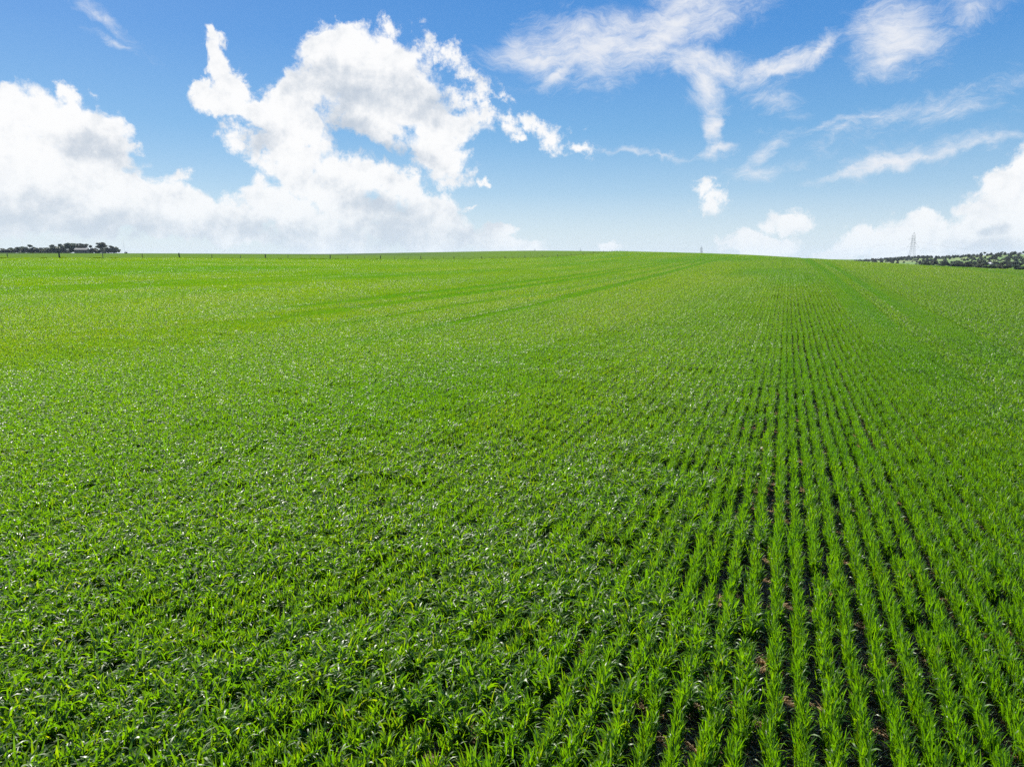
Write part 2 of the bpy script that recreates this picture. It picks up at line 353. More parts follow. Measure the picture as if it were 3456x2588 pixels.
# ------------------------------------------------------------------ hills on the right
HCOLS = [
 (2750, [(850, 900), (1000, 897), (1150, 892), (1300, 890), (1550, 892), (2200, 900)]),
 (2880, [(850, 899), (1000, 894), (1150, 889), (1350, 885), (1600, 889), (2200, 900)]),
 (2940, [(850, 898), (1000, 893), (1150, 885), (1350, 878), (1600, 886), (2200, 900)]),
 (3044, [(850, 898), (1000, 892), (1150, 883), (1400, 869.5), (1650, 880), (2200, 900)]),
 (3104, [(850, 898), (1000, 892), (1150, 882), (1400, 867), (1650, 878), (2200, 900)]),
 (3219, [(850, 899), (1000, 893), (1150, 880), (1400, 868), (1650, 878), (2200, 900)]),
 (3267, [(850, 899), (1000, 893), (1150, 877), (1400, 864), (1650, 878), (2200, 900)]),
 (3309, [(850, 900), (1000, 893), (1150, 873), (1350, 856), (1650, 870), (2200, 900)]),
 (3357, [(850, 900), (1000, 893), (1150, 871), (1350, 853), (1650, 870), (2200, 900)]),
 (3427, [(850, 900), (1000, 893), (1150, 871), (1350, 855.5), (1650, 870), (2200, 900)]),
 (3480, [(850, 900), (1000, 893), (1150, 870), (1400, 849), (1650, 866), (2200, 900)]),
 (3800, [(850, 901), (1000, 893), (1150, 868), (1400, 845), (1650, 866), (2200, 900)]),
 (4500, [(850, 901), (1000, 894), (1150, 870), (1400, 848), (1650, 870), (2200, 900)]),
]
TH = table(HCOLS)
HPX = np.linspace(2760, 4480, 330); HR = np.linspace(860, 2200, 120)
hx, hr = np.meshgrid(HPX, HR, indexing='ij'); ha = np.arctan((hx - 1728) / F / 1.0154)
HX = hr * np.sin(ha); HY = hr * np.cos(ha); HZ = lookup(TH, HX, HY)[0] + (vnoise(HX / 60, HY / 60, 1) - .5) * 1.2
V = np.stack([HX, HY, HZ], -1).reshape(-1, 3); ia, ir = np.meshgrid(np.arange(329), np.arange(119), indexing='ij')
Q = np.stack([ia*120+ir, ia*120+ir+1, (ia+1)*120+ir+1, (ia+1)*120+ir], -1).reshape(-1, 4)
mh, q = newmat('hill_grass'); pos = q.n('ShaderNodeNewGeometry').outputs['Position']
a1 = q.noise(pos, .012, 6, .6); a2 = q.noise(pos, .12, 6, .65)
c = q.mix(q.ramp(a1.outputs[0], .4, .62), (.10, .19, .045, 1), (.16, .20, .07, 1)); c = q.mix(q.ramp(a2.outputs[0], .5, .75, 0, .6), c, (.19, .18, .10, 1))
finish(q, principled(q, c, .9, .2))
me = np_mesh('hills', V, Q, mh); me.polygons.foreach_set('use_smooth', [True] * len(me.polygons))
tag(obj('hills', me), 'low green hills with scattered dark woodland on the right horizon', kind='structure')
def HH(x, y): return lookup(TH, x, y)[0]

# ------------------------------------------------------------------ wheat tiles
def leaf_mat():
    m, q = newmat('wheat_leaf')
    rnd = q.n('ShaderNodeAttribute', attribute_name='rnd').outputs['Fac']
    hgt = q.n('ShaderNodeAttribute', attribute_name='kindv').outputs['Fac']
    tone = q.n('ShaderNodeAttribute', attribute_type='INSTANCER', attribute_name='tone').outputs['Fac']
    cr = q.n('ShaderNodeValToRGB'); q.put(cr.inputs[0], rnd); e = cr.color_ramp.elements
    e[0].position = 0; e[0].color = (.030, .082, .009, 1); e[1].position = 1; e[1].color = (.24, .23, .012, 1)
    for p, c in ((.45, (.070, .143, .009, 1)), (.8, (.115, .182, .008, 1)), (.93, (.17, .19, .016, 1))):
        x = e.new(p); x.color = c
    c = q.mix(tone, cr.outputs[0], (.040, .118, .001, 1))
    c = q.mix(q.m('GREATER_THAN', hgt, .5), c, q.mix(rnd, (.55, .44, .28, 1), (.26, .19, .11, 1)))   # old straw
    base = principled(q, c, q.ramp(rnd, 0, 1, .42, .64), .66)
    tr = q.n('ShaderNodeBsdfTranslucent')
    tcol = q.mix(1.0, c, (3.35, 2.95, .4, 1), 'MULTIPLY')
    q.put(tr.inputs[0], tcol)
    mx = q.n('ShaderNodeMixShader'); mx.inputs[0].default_value = .48
    q.nt.links.new(base, mx.inputs[1]); q.nt.links.new(tr.outputs[0], mx.inputs[2])
    finish(q, mx.outputs[0]); return m
M_LEAF = leaf_mat()
ROWS = .24
def tile(name, size, per_m, droop, h, sparse, wmul, seg, straw, seed):
    rg = np.random.default_rng(seed); nrow = int(round(size / ROWS))
    rows = (np.arange(nrow) + .5) * ROWS - size / 2
    n = int(per_m * size * nrow); rowi = rg.integers(0, nrow, n)
    u = rg.uniform(-size / 2, size / 2, n)                 # along the row (local y)
    # clumping along the row
    keep = (vnoise(u * 5 + seed * 13.7, rowi * 3.3 + seed, 2) * .6 + vnoise(u * 13 + seed * 3.7, rowi * 5.3 + seed, 3) * .4) > sparse + .06
    u = u[keep]; rowi = rowi[keep]; n = len(u)
    plant_w = .065 if sparse < .03 else .016 + .032 * droop
    X = rows[rowi] + rg.normal(0, 1, n) * plant_w * rg.uniform(.7, 1.4, nrow)[rowi] + (vnoise(u * 2.6 + seed, rowi * 7.1, 5) - .5) * .075; Y = u
    # group into tillers: neighbouring leaves share a stem base direction
    az = rg.uniform(0, 2*math.pi, n)
    lev = rg.random(n)                                     # leaf level on the stem
    L = h * rg.uniform(.42, .85, n); z0 = h * (.02 + .60 * lev ** .7 * rg.uniform(.7, 1, n))
    w = .0088 * wmul * rg.uniform(.7, 1.35, n)
    th0 = rg.uniform(.04, .38, n) * (.55 + .55 * droop) + .06 * droop
    bend = np.where(rg.random(n) < droop, rg.uniform(1.2, 2.7, n), rg.uniform(.05, .7, n))
    ke = rg.uniform(1.4, 2.6, n)
    S = np.linspace(0, 1, seg + 1); pts = np.zeros((n, seg + 1, 3)); cx = np.zeros(n); cz = z0.copy()
    pts[:, 0] = np.stack([X, Y, cz], 1); tang = np.zeros((n, seg + 1))
    leanx = rg.normal(0, .15, n); leany = rg.normal(0, .15, n)
    for k in range(seg + 1): tang[:, k] = th0 + bend * S[k] ** ke
    px_ = X.copy(); py_ = Y.copy(); pz_ = z0.copy()
    for k in range(1, seg + 1):
        t = (tang[:, k] + tang[:, k-1]) / 2; d = L / seg
        px_ = px_ + d * np.sin(t) * np.cos(az) + leanx * d * .3; py_ = py_ + d * np.sin(t) * np.sin(az) + leany * d * .3; pz_ = pz_ + d * np.cos(t)
        pts[:, k] = np.stack([px_, py_, pz_], 1)
    pts[:, :, 2] = np.maximum(pts[:, :, 2], .01)
    tw0 = rg.normal(0, .5, n); tw1 = rg.normal(0, .9, n)
    wid = w[:, None] * np.array([.55 + .45*min(1, s/.25) if s < .4 else max(.06, 1 - ((s-.4)/.6)**2.2) for s in S])[None]
    Vs = np.zeros((n, seg + 1, 2, 3))
    for k in range(seg + 1):
        a = az + math.pi/2 ; tw = tw0 + tw1 * S[k]
        side = np.stack([np.cos(a) * np.cos(tw), np.sin(a) * np.cos(tw), np.sin(tw)], 1)
        nrm_tilt = np.stack([-np.sin(tw)*np.cos(az)*np.cos(tang[:, k]), -np.sin(tw)*np.sin(az)*np.cos(tang[:, k]), np.sin(tw)*np.sin(tang[:, k])], 1)
        side = np.stack([np.cos(a) * np.cos(tw), np.sin(a) * np.cos(tw), np.zeros(n)], 1) + nrm_tilt
        Vs[:, k, 0] = pts[:, k] - side * wid[:, k:k+1]; Vs[:, k, 1] = pts[:, k] + side * wid[:, k:k+1]
    V = Vs.reshape(-1, 3); base = (np.arange(n) * (seg + 1) * 2)[:, None] + (np.arange(seg) * 2)[None]
    Qd = np.stack([base, base + 1, base + 3, base + 2], -1).reshape(-1, 4)
    rv = np.repeat(np.clip(rg.beta(1.6, 2.2, n), 0, 1), (seg + 1) * 2); kv = np.zeros(len(V))
    # stems: narrow upright strips
    ns = int(n * .22); ii = rg.integers(0, n, ns); sh = h * rg.uniform(.35, .62, ns); a2 = rg.uniform(0, math.pi, ns)
    sx = np.cos(a2) * .0035 * wmul; sy = np.sin(a2) * .0035 * wmul; bx = X[ii]; by = Y[ii]
    tx = bx + rg.normal(0, .02, ns); ty = by + rg.normal(0, .02, ns); z = np.zeros(ns)
    SV = np.stack([np.stack([bx-sx, by-sy, z], 1), np.stack([bx+sx, by+sy, z], 1), np.stack([tx+sx*.6, ty+sy*.6, sh], 1), np.stack([tx-sx*.6, ty-sy*.6, sh], 1)], 1).reshape(-1, 3)
    SQ = np.arange(ns * 4).reshape(-1, 4) + len(V)
    V = np.concatenate([V, SV]); Qd = np.concatenate([Qd, SQ]); rv = np.concatenate([rv, np.full(ns*4, .35)]); kv = np.concatenate([kv, np.zeros(ns*4)])
    if straw:
        m_ = int(straw * size * size); cx = rg.uniform(-size/2, size/2, m_); cy = rg.uniform(-size/2, size/2, m_); a3 = rg.uniform(0, 2*math.pi, m_); l = rg.uniform(.02, .08, m_); ww = .0036
        dz = rg.uniform(-.3, .3, m_) * l; cz = .012 + np.abs(dz)
        dx, dy = np.cos(a3) * l, np.sin(a3) * l; ox, oy = -np.sin(a3) * ww, np.cos(a3) * ww
        SV = np.stack([np.stack([cx-dx-ox, cy-dy-oy, cz-dz], 1), np.stack([cx+dx-ox, cy+dy-oy, cz+dz], 1), np.stack([cx+dx+ox, cy+dy+oy, cz+dz], 1), np.stack([cx-dx+ox, cy-dy+oy, cz-dz], 1)], 1).reshape(-1, 3)
        SQ = np.arange(m_ * 4).reshape(-1, 4) + len(V)
        V = np.concatenate([V, SV]); Qd = np.concatenate([Qd, SQ]); rv = np.concatenate([rv, np.repeat(rg.random(m_), 4)]); kv = np.concatenate([kv, np.ones(m_*4)])
    me = np_mesh(name, V, Qd, M_LEAF)
    a = me.attributes.new('rnd', 'FLOAT', 'POINT'); a.data.foreach_set('value', rv.astype(np.float32))
    a = me.attributes.new('kindv', 'FLOAT', 'POINT'); a.data.foreach_set('value', kv.astype(np.float32))
    me.polygons.foreach_set('use_smooth', [True] * len(me.polygons))
    return bpy.data.objects.new(name, me)
NV = 6
SZ1, SZ2 = ROWS * 4, ROWS * 8
fam = []
#            size  leaves/m droop  h   sparse width seg straw
SPEC1 = [('d', 740, .84, .315, .25, 1.02), ('m', 740, .54, .28, .26, .86), ('u', 900, .24, .245, .17, .70), ('t', 1000, .03, .24, .02, .80)]
SPEC2 = [('d', 300, .80, .29, .05, 1.5), ('m', 300, .50, .28, .06, 1.4), ('u', 300, .14, .26, .08, 1.3), ('t', 420, .03, .235, .0, 1.4)]
for k, (s, pm, dr, h, sp, wm) in enumerate(SPEC1):
    for i in range(NV): fam.append(tile('wheat_near', SZ1, pm, dr, h, sp, wm, 5, (180, 340, 600, 100)[k], 100*k + i))
for k, (s, pm, dr, h, sp, wm) in enumerate(SPEC2):
    for i in range(4): fam.append(tile('wheat_far', SZ2, pm, dr, h, sp, wm, 4, 0, 1000 + 100*k + i))
pc = bpy.data.collections.new('wheat_tiles')
for i, o in enumerate(fam): o.name = 'wheat_tile_%03d' % i; pc.objects.link(o)

def scatter(size, rmin, rmax, azlim):
    """tile centres on the row grid -> x, y"""
    n = int(rmax / size) + 2; jv, jt = np.meshgrid(np.arange(-n, n), np.arange(-n, n), indexing='ij')
    v = (jv.ravel() + .5) * size; t = (jt.ravel() + .5) * size
    x = v * ROW_N[0] + t * ROW_D[0]; y = v * ROW_N[1] + t * ROW_D[1]
    r = np.hypot(x, y); a = np.arctan2(x, y); px = 1728 + F * np.tan(np.clip(a, -1.3, 1.3)) * 1.0154
    k = (r >= rmin) & (r < rmax) & (np.abs(a) < azlim) & (v > FV + size) & (r < crest(px) + 12)
    return x[k], y[k], v[k], t[k], r[k]
def tones(x, y, v, t, r):
    """how upright/thin the crop is (0 dense and drooping .. 1 thin and upright) and its green tone"""
    nz = vnoise(v / 7 + 40, t / 30 + 9, 3) * .55 + vnoise(v / 2.2, t / 9, 4) * .25 + vnoise(x / 1.6 + 5, y / 1.6, 5) * .2
    up = .10 + (1.7 + .7 * np.clip(r / 60, 0, 1)) * (nz - .43)
    # the strip of thin sowing that leads straight away from the camera
    vs = v - .3 * np.sin(t / 25)
    strip = np.exp(-((vs - 1.7) / 2.7) ** 2) * np.clip(1.3 - t / 85, .12, 1)
    up = np.where(r < 45, np.minimum(up, .62), up); st = np.clip(strip * 1.35, 0, 1); up = up * (1 - st) + .93 * st
    right = np.clip((v - 3.0) / 5, 0, 1) * np.clip(1.25 - r / 60, 0, 1)
    up = up - .55 * np.clip((v - 3.6) / 1.5, 0, 1) * np.clip((t - 22) / 25, 0, 1)
    tr = np.zeros_like(v)
    for (c, w_, s_) in ((5.0, 1.15, 1.0), (7.6, .75, 1.0), (-18, 1.0, .7), (-22.6, .9, .65), (-27.5, 1.0, .7), (-31.6, .9, .6), (-52, 1.2, .6), (-56, 1.2, .6), (33, 1.2, .6), (37, 1., .5), (61, 1.4, .5)):
        tr = np.maximum(tr, s_ * np.exp(-((v - c - .18 * np.sin(t / 31 + c)) / w_) ** 2))
    tr = tr * np.clip((t - 18) / 30, 0, 1)
    up = np.where(tr > .3, up + .3, up)
    big = vnoise(v / 18 + 3, t / 70 + 2, 6); b2 = vnoise(v / 5 + 13, t / 22 + 2, 7)
    tone = np.clip(.24 + .9 * (big - .5) + .6 * (b2 - .5) + .15 * np.clip(up, 0, 1) + 1.2 * tr + .1 * strip + .15 * right , 0, 1)
    zone = np.clip((v - 3.2) / .6, 0, 1) * np.clip((12 - v) / 5, 0, 1) * np.clip((t - 28) / 25, 0, 1)
    tone = np.maximum(tone * (1 - .6 * zone), np.clip(1.25 * tr, 0, 1))
    return np.clip(up, 0, 1), tone, tr
pts, rot, scl, idx, ton = [], [], [], [], []
for (size, r0, r1, al, near) in ((SZ1, 1.2, 63, R(52), True), (SZ2, 61.2, 560, R(48), False)):
    x, y, v, t, r = scatter(size, r0, 172 if near else r1, al)
    edge = np.where(np.abs(v - 6.72) < 5.76, 170, np.where(np.abs(v - 1.92) < 15.36, 104, 63 if near else 62))
    kk = (r < edge) if near else (r > edge - 1.6); x, y, v, t, r = x[kk], y[kk], v[kk], t[kk], r[kk]; z = H(x, y); up, tone, tr = tones(x, y, v, t, r); n = len(x)
    pick = np.clip(up + RNG.normal(0, 1, n) * np.where(r < 60, .13, .26), 0, .999); k = (pick * 3).astype(int)
    tone = np.where(near, tone, np.clip(tone + .08, 0, 1)); nv = NV if near else 4; base = 0 if near else 4 * NV; k = np.where(tr > .42, 3, k)
    idx.append(base + k * nv + RNG.integers(0, nv, n))
    flip = RNG.integers(0, 2, n); psi = -PHI + math.pi * flip; e_ = 1.0
    gx = (H(x + e_, y) - H(x - e_, y)) / 2; gy = (H(x, y + e_) - H(x, y - e_)) / 2
    gl_x = gx * np.cos(psi) + gy * np.sin(psi); gl_y = -gx * np.sin(psi) + gy * np.cos(psi)
    rot.append(np.stack([np.arctan(gl_y), -np.arctan(gl_x), psi], 1))
    hs_ = (1.0 + .12 * (vnoise(x / 4.2, y / 4.2, 2) - .5) * 2 - .12 * tr) 
    sx = np.where(RNG.random(n) < .5, 1.0, 1.0)
    scl.append(np.stack([sx, np.ones(n) * 1.02, hs_], 1)); pts.append(np.stack([x, y, z - .01], 1)); ton.append(np.clip(tone + RNG.normal(0, .05, n), 0, 1))
# a ragged line of taller weeds along the foot of the fence
tt = np.arange(-60, 620, 1.6); wv = FV + .6 + RNG.normal(0, .2, len(tt)); x = wv*ROW_N[0] + tt*ROW_D[0]; y = wv*ROW_N[1] + tt*ROW_D[1]
k = (y > 20) & (RNG.random(len(tt)) < .7); x, y = x[k], y[k]
pts.append(np.stack([x, y, H(x, y)], 1)); rot.append(np.stack([np.zeros(len(x)), np.zeros(len(x)), RNG.uniform(0, 6, len(x))], 1)); scl.append(np.stack([np.full(len(x), .7), np.full(len(x), .3), RNG.uniform(.9, 1.5, len(x))], 1)); idx.append(4*NV + RNG.integers(0, 4, len(x))); ton.append(np.zeros(len(x)))
pts = np.concatenate(pts); rot = np.concatenate(rot); scl = np.concatenate(scl); idx = np.concatenate(idx); ton = np.concatenate(ton)
print('tiles', len(pts))
me = bpy.data.meshes.new('wheat_crop'); me.vertices.add(len(pts)); me.vertices.foreach_set('co', pts.astype(np.float32).ravel())
a = me.attributes.new('tone', 'FLOAT', 'POINT'); a.data.foreach_set('value', ton.astype(np.float32))
a = me.attributes.new('rot', 'FLOAT_VECTOR', 'POINT'); a.data.foreach_set('vector', rot.astype(np.float32).ravel())
a = me.attributes.new('idx', 'INT', 'POINT'); a.data.foreach_set('value', idx.astype(np.int32))
a = me.attributes.new('scl', 'FLOAT_VECTOR', 'POINT'); a.data.foreach_set('vector', scl.astype(np.float32).ravel())
me.update()
wheat = tag(obj('wheat_crop', me), 'young green wheat sown in long rows over the whole field', 'crop', kind='stuff')
def instancer(o, coll, name):
    ng = bpy.data.node_groups.new(name, 'GeometryNodeTree')
    ng.interface.new_socket('Geometry', in_out='INPUT', socket_type='NodeSocketGeometry'); ng.interface.new_socket('Geometry', in_out='OUTPUT', socket_type='NodeSocketGeometry')
    N = ng.nodes; L = ng.links; i = N.new('NodeGroupInput'); out = N.new('NodeGroupOutput')
    mp = N.new('GeometryNodeMeshToPoints'); ci = N.new('GeometryNodeCollectionInfo'); ci.inputs[0].default_value = coll
    ci.inputs['Separate Children'].default_value = True; ci.inputs['Reset Children'].default_value = True
    iop = N.new('GeometryNodeInstanceOnPoints'); iop.inputs['Pick Instance'].default_value = True
    def att(nm, dt):
        a = N.new('GeometryNodeInputNamedAttribute'); a.data_type = dt; a.inputs[0].default_value = nm; return a.outputs['Attribute']
    L.new(i.outputs[0], mp.inputs[0]); L.new(mp.outputs[0], iop.inputs['Points']); L.new(ci.outputs[0], iop.inputs['Instance'])
    L.new(att('idx', 'INT'), iop.inputs['Instance Index']); L.new(att('rot', 'FLOAT_VECTOR'), iop.inputs['Rotation']); L.new(att('scl', 'FLOAT_VECTOR'), iop.inputs['Scale'])
    L.new(iop.outputs[0], out.inputs[0])
    md = o.modifiers.new(name, 'NODES'); md.node_group = ng
instancer(wheat, pc, 'scatter_wheat')

# ------------------------------------------------------------------ fence
M_POST = simple('weathered_post', (.055, .042, .035), (.10, .085, .07), 14); M_DROP = simple('grey_dropper', (.12, .11, .10), (.20, .17, .14), 14)
M_RED = simple('rusty_dropper', (.20, .075, .035), (.13, .06, .04), 14); M_WIRE = simple('fence_wire', (.10, .10, .10), rough=.5, metal=.6)
fence = tag(empty('wire_fence', (FX0, FY0, Hs(FX0, FY0))), 'long post and wire fence running from the left edge over the rise', 'fence')
fo = Vector(fence.location)
def fpt(t):
    x = FX0 + t * ROW_D[0]; y = FY0 + t * ROW_D[1]; return Vector((x, y, Hs(x, y)))
SP = 0.1976 * FY0 / ROW_D[1]
mb = MB().tube([(0, 0, -.3), (0, 0, .5), (.01, 0, 1.22)], [.125, .12, .11], 8); post_me = mesh_from('post', mb.V, mb.F, M_POST)
mb = MB().tube([(0, 0, -.2), (0, 0, 1.0)], .065, 5); drop_me = mesh_from('dropper', mb.V, mb.F, M_DROP)
mb = MB().tube([(0, 0, -.2), (0, 0, 1.0)], .065, 5); red_me = mesh_from('dropper_rusty', mb.V, mb.F, M_RED)
tops = []
for k3 in range(-5, 23 * 3):
    k = k3 / 3; t = k * SP + (random.uniform(-.4, .4) if k3 % 3 else 0); p = fpt(t) - fo; tops.append(p)
    me = post_me if k3 % 3 == 0 else (red_me if k3 in (2, 10, 25, 41) else drop_me)
    o = obj('post' if k3 % 3 == 0 else 'dropper', me, fence, p); o.rotation_euler = (random.gauss(0, .02), random.gauss(0, .02), random.uniform(0, 6))
    hs1 = random.uniform(.92, 1.08) * (1.12 if k3 == 0 else 1); s_ = 1.7 if k3 > 45 else 1.0
    o.scale = (1, 1, hs1) if k3 % 3 == 0 else (.9, .9, hs1)
    if me is red_me: o['label'] = 'rusty red-brown dropper'
for hgt in (.35, .6, .85, 1.05):
    MB().tube([p + Vector((0, 0, hgt)) for p in tops], .006, 3).build('wire', M_WIRE, fence)

# ------------------------------------------------------------------ trees
def tree_meshes(seed, kind):
    """unit-height tree: trunk+limbs mesh and crown mesh of many small leaf faces"""
    rg = np.random.default_rng(seed); mb = MB(); puffs = []
    top = {'umbrella': .86, 'round': .72, 'bushy': .6}[kind]; wid = {'umbrella': .5, 'round': .48, 'bushy': .62}[kind]
    fork = {'umbrella': .42, 'round': .22, 'bushy': .08}[kind]
    mb.tube([(0, 0, -.05), (.01, 0, fork * .5), (.0, .01, fork)], [.032, .026, .022], 7)
    nl = 7
    for i in range(nl):
        a = 2 * math.pi * (i + rg.uniform(-.3, .3)) / nl; rr_ = wid * rg.uniform(.35, .95); zz = rg.uniform(fork + .12, top)
        if kind == 'umbrella': zz = top * rg.uniform(.78, 1)
        e = Vector((rr_ * math.cos(a), rr_ * math.sin(a), zz)); mid = Vector((e.x * .4, e.y * .4, fork + (zz - fork) * .55))
        mb.tube([(0, 0, fork * .8), mid, e], [.016, .011, .005], 5)
        puffs.append((e, rg.uniform(.13, .2)))
        puffs.append((e * .65 + Vector((0, 0, .12)), rg.uniform(.12, .2)))
        if kind != 'umbrella':
            puffs.append((Vector((e.x * rg.uniform(.5, 1.1), e.y * rg.uniform(.5, 1.1), rg.uniform(.22 if kind == 'round' else .1, .5))), rg.uniform(.12, .19)))
    for i in range(6 if kind != 'umbrella' else 3):
        a = rg.uniform(0, 6.28); puffs.append((Vector((math.cos(a)*wid*rg.uniform(.1, .8), math.sin(a)*wid*rg.uniform(.1, .8), rg.uniform(.2 if kind != 'umbrella' else .45, .7))), rg.uniform(.16, .24)))
    mb.tube([(0, 0, fork * .9), (.02, .01, .8)], [.02, .008], 5); puffs.append((Vector((.02, .01, .88)), .13)); puffs.append((Vector((-.08, .05, .8)), .14))
    V = []; rv = []
    for c, r in puffs:
        n = 150 if kind != 'umbrella' else 110; u = rg.normal(0, 1, (n, 3)); u /= np.linalg.norm(u, axis=1)[:, None]
        P = np.array(c)[None] + u * (r * rg.uniform(.35, 1.05, n) ** .6)[:, None] * np.array([1, 1, .72 if kind != 'umbrella' else .42])
        a = rg.normal(0, 1, (n, 3)); a /= np.linalg.norm(a, axis=1)[:, None]; b = np.cross(a, rg.normal(0, 1, (n, 3))); b /= np.linalg.norm(b, axis=1)[:, None]
        s = rg.uniform(.03, .065, n)[:, None]
        V.append(np.stack([P - a*s, P - b*s*.6, P + a*s, P + b*s*.6], 1).reshape(-1, 3)); rv += [rg.random()] * (n * 4)
    V = np.concatenate(V); V = V[:, :]; Q = np.arange(len(V)).reshape(-1, 4)
    crown = np_mesh('crown', V, Q, M_CROWN); at = crown.attributes.new('rnd', 'FLOAT', 'POINT'); at.data.foreach_set('value', np.array(rv, np.float32))
    return mesh_from('trunk', mb.V, mb.F, M_BARK), crown
M_BARK = simple('gum_bark', (.16, .13, .10), (.08, .06, .05), 9)
M_CROWN, q = newmat('gum_foliage')
rn = q.n('ShaderNodeAttribute', attribute_name='rnd').outputs['Fac']; oi = q.n('ShaderNodeObjectInfo').outputs['Random']
c = q.mix(rn, (.055, .082, .060, 1), (.10, .135, .085, 1)); c = q.mix(q.m('MULTIPLY', oi, .5), c, (.085, .075, .045, 1))
tr = q.n('ShaderNodeBsdfTranslucent'); q.put(tr.inputs[0], c); mx = q.n('ShaderNodeMixShader'); mx.inputs[0].default_value = .4
q.nt.links.new(principled(q, c, .6, .3), mx.inputs[1]); q.nt.links.new(tr.outputs[0], mx.inputs[2]); finish(q, mx.outputs[0])
TM = {k: [tree_meshes(s + i, k) for i in range(3)] for k, s in (('umbrella', 10), ('round', 40), ('bushy', 70))}
def at_px(px, r):
    a = math.atan((px - 1728) / F / 1.0154); return r * math.sin(a), r * math.cos(a)
def tree(px, r, w, ytop, kind, label, group, var=0, ground=H, name='gum_tree'):
    x, y = at_px(px, r); z = float(ground(np.array([x]), np.array([y]))[0]); zt = zy(r, px, ytop)
    h = max(zt - z, 2.0); hh = h / {'umbrella': .97, 'round': .98, 'bushy': .97}[kind]
    W = w / F * r / 2 / {'umbrella': .58, 'round': .56, 'bushy': .70}[kind]
    root = tag(empty(name, (x, y, z), random.uniform(0, 6.28)), label, 'tree', group)
    tm, cm = TM[kind][var % 3]
    for nm, me in (('trunk', tm), ('crown', cm)):
        o = obj(nm, me, root); o.scale = (W, W, hh)
    return root
LT = 'trees on the left horizon'
left = [
 (-28, 34, 836, 'round', 'low dark tree cut by the left edge of the picture'),
 (12, 40, 838, 'round', 'low flat-topped dark tree at the far left end of the tree belt'),
 (40, 36, 836, 'bushy', 'second tree from the left edge, low and loose'),
 (62, 36, 834, 'round', 'third tree from the left edge, under a ragged top'),
 (80, 26, 831.5, 'umbrella', 'small tree touching the big dense one on its left side'),
 (104, 46, 826, 'bushy', 'big dense dark round tree left of the gap in the belt'),
 (140, 30, 836, 'round', 'small tree just right of the gap beside the big dense one'),
 (162, 24, 835, 'umbrella', 'slight open tree between the small one and the broad one'),
 (181, 44, 826, 'bushy', 'broad dark tree above the thickest fence post'),
 (207, 38, 823.5, 'round', 'ragged tree with bare twigs right of the broad one'),
 (236, 32, 819, 'umbrella', 'tall domed tree left of the grey-roofed shed'),
 (254, 32, 826, 'round', 'lower tree between the tall domed one and the shed'),
 (278, 40, 821, 'umbrella', 'flat-topped tree rising straight behind the shed roof'),
 (309, 34, 828, 'bushy', 'dense tree at the right end of the shed'),
 (334, 36, 829, 'bushy', 'dense tree under the tall umbrella-topped one'),
 (349, 26, 817, 'umbrella', 'tallest thin tree with layered umbrella top'),
 (378, 34, 829, 'round', 'spreading tree second from the right end of the belt'),
 (395, 20, 833, 'round', 'small leaning tree at the right end of the belt'),
 (118, 34, 834, 'bushy', 'low shrubby tree filling the foot of the big dense one'),
 (222, 40, 836, 'bushy', 'low shrubby tree under the ragged one'),
]
for i, (px, w, yt, kd, lab) in enumerate(left): tree(px, 1010 + (i * 37) % 90, w * 1.22, yt, kd, lab, LT, i)
RT = 'trees beyond the crest on the right'
right = [
 (3126, 600, 46, 880, 'bushy', 'dark olive tree first on the left of the row beyond the crest'),
 (3154, 760, 20, 876.5, 'round', 'slim bluish tree standing behind the gap after the first olive tree'),
 (3172, 600, 38, 890, 'bushy', 'low grey-green bushes right of the slim bluish tree'),
 (3189, 740, 26, 879, 'round', 'rounded bluish tree behind the low bushes'),
 (3212, 740, 28, 882, 'bushy', 'bluish tree between the rounded one and the large dark one'),
 (3236, 590, 46, 879.5, 'bushy', 'large dark tree in the middle of the row'),
 (3264, 590, 40, 884, 'bushy', 'olive tree touching the large dark one on its right'),
 (3308, 600, 40, 880, 'bushy', 'tall rounded olive tree left of the white farmhouse'),
 (3331, 585, 30, 892, 'bushy', 'low dark tree in front of the farmhouse'),
 (3352, 585, 32, 891, 'bushy', 'brownish low tree right under the white farmhouse roof'),
 (3385, 590, 50, 885, 'bushy', 'broad olive tree right of the white farmhouse'),
 (3404, 590, 26, 893, 'round', 'small tree leaning off the broad olive one'),
 (3446, 570, 54, 889, 'bushy', 'grey-olive tree standing alone at the right edge'),
 (3500, 570, 50, 892, 'round', 'tree cut by the right edge of the picture'),
 (3282, 860, 30, 876, 'bushy', 'very dark blue tree behind the row, left of the tall rounded olive one'),
 (3325, 900, 26, 882, 'bushy', 'dark blue tree beside the farmhouse on its left'),
 (3378, 900, 40, 877, 'bushy', 'dark blue tree behind the broad olive one'),
 (3408, 900, 34, 877, 'bushy', 'dark blue tree over the gap in the row'),
 (3436, 900, 34, 880, 'bushy', 'dark blue tree behind the lone grey-olive one'),
 (3093, 700, 30, 889, 'bushy', 'low dark clump left of the first olive tree'),
 (3066, 700, 30, 890.5, 'bushy', 'low dark bush left end of the row, barely over the crest'),
 (3030, 700, 26, 887, 'bushy', 'dark bush peeking over the crest below the hill paddock'),
]
for i, (px, r, w, yt, kd, lab) in enumerate(right): tree(px, r, w, yt, kd, lab, RT, i)
RG = 'lone trees on the ridge'
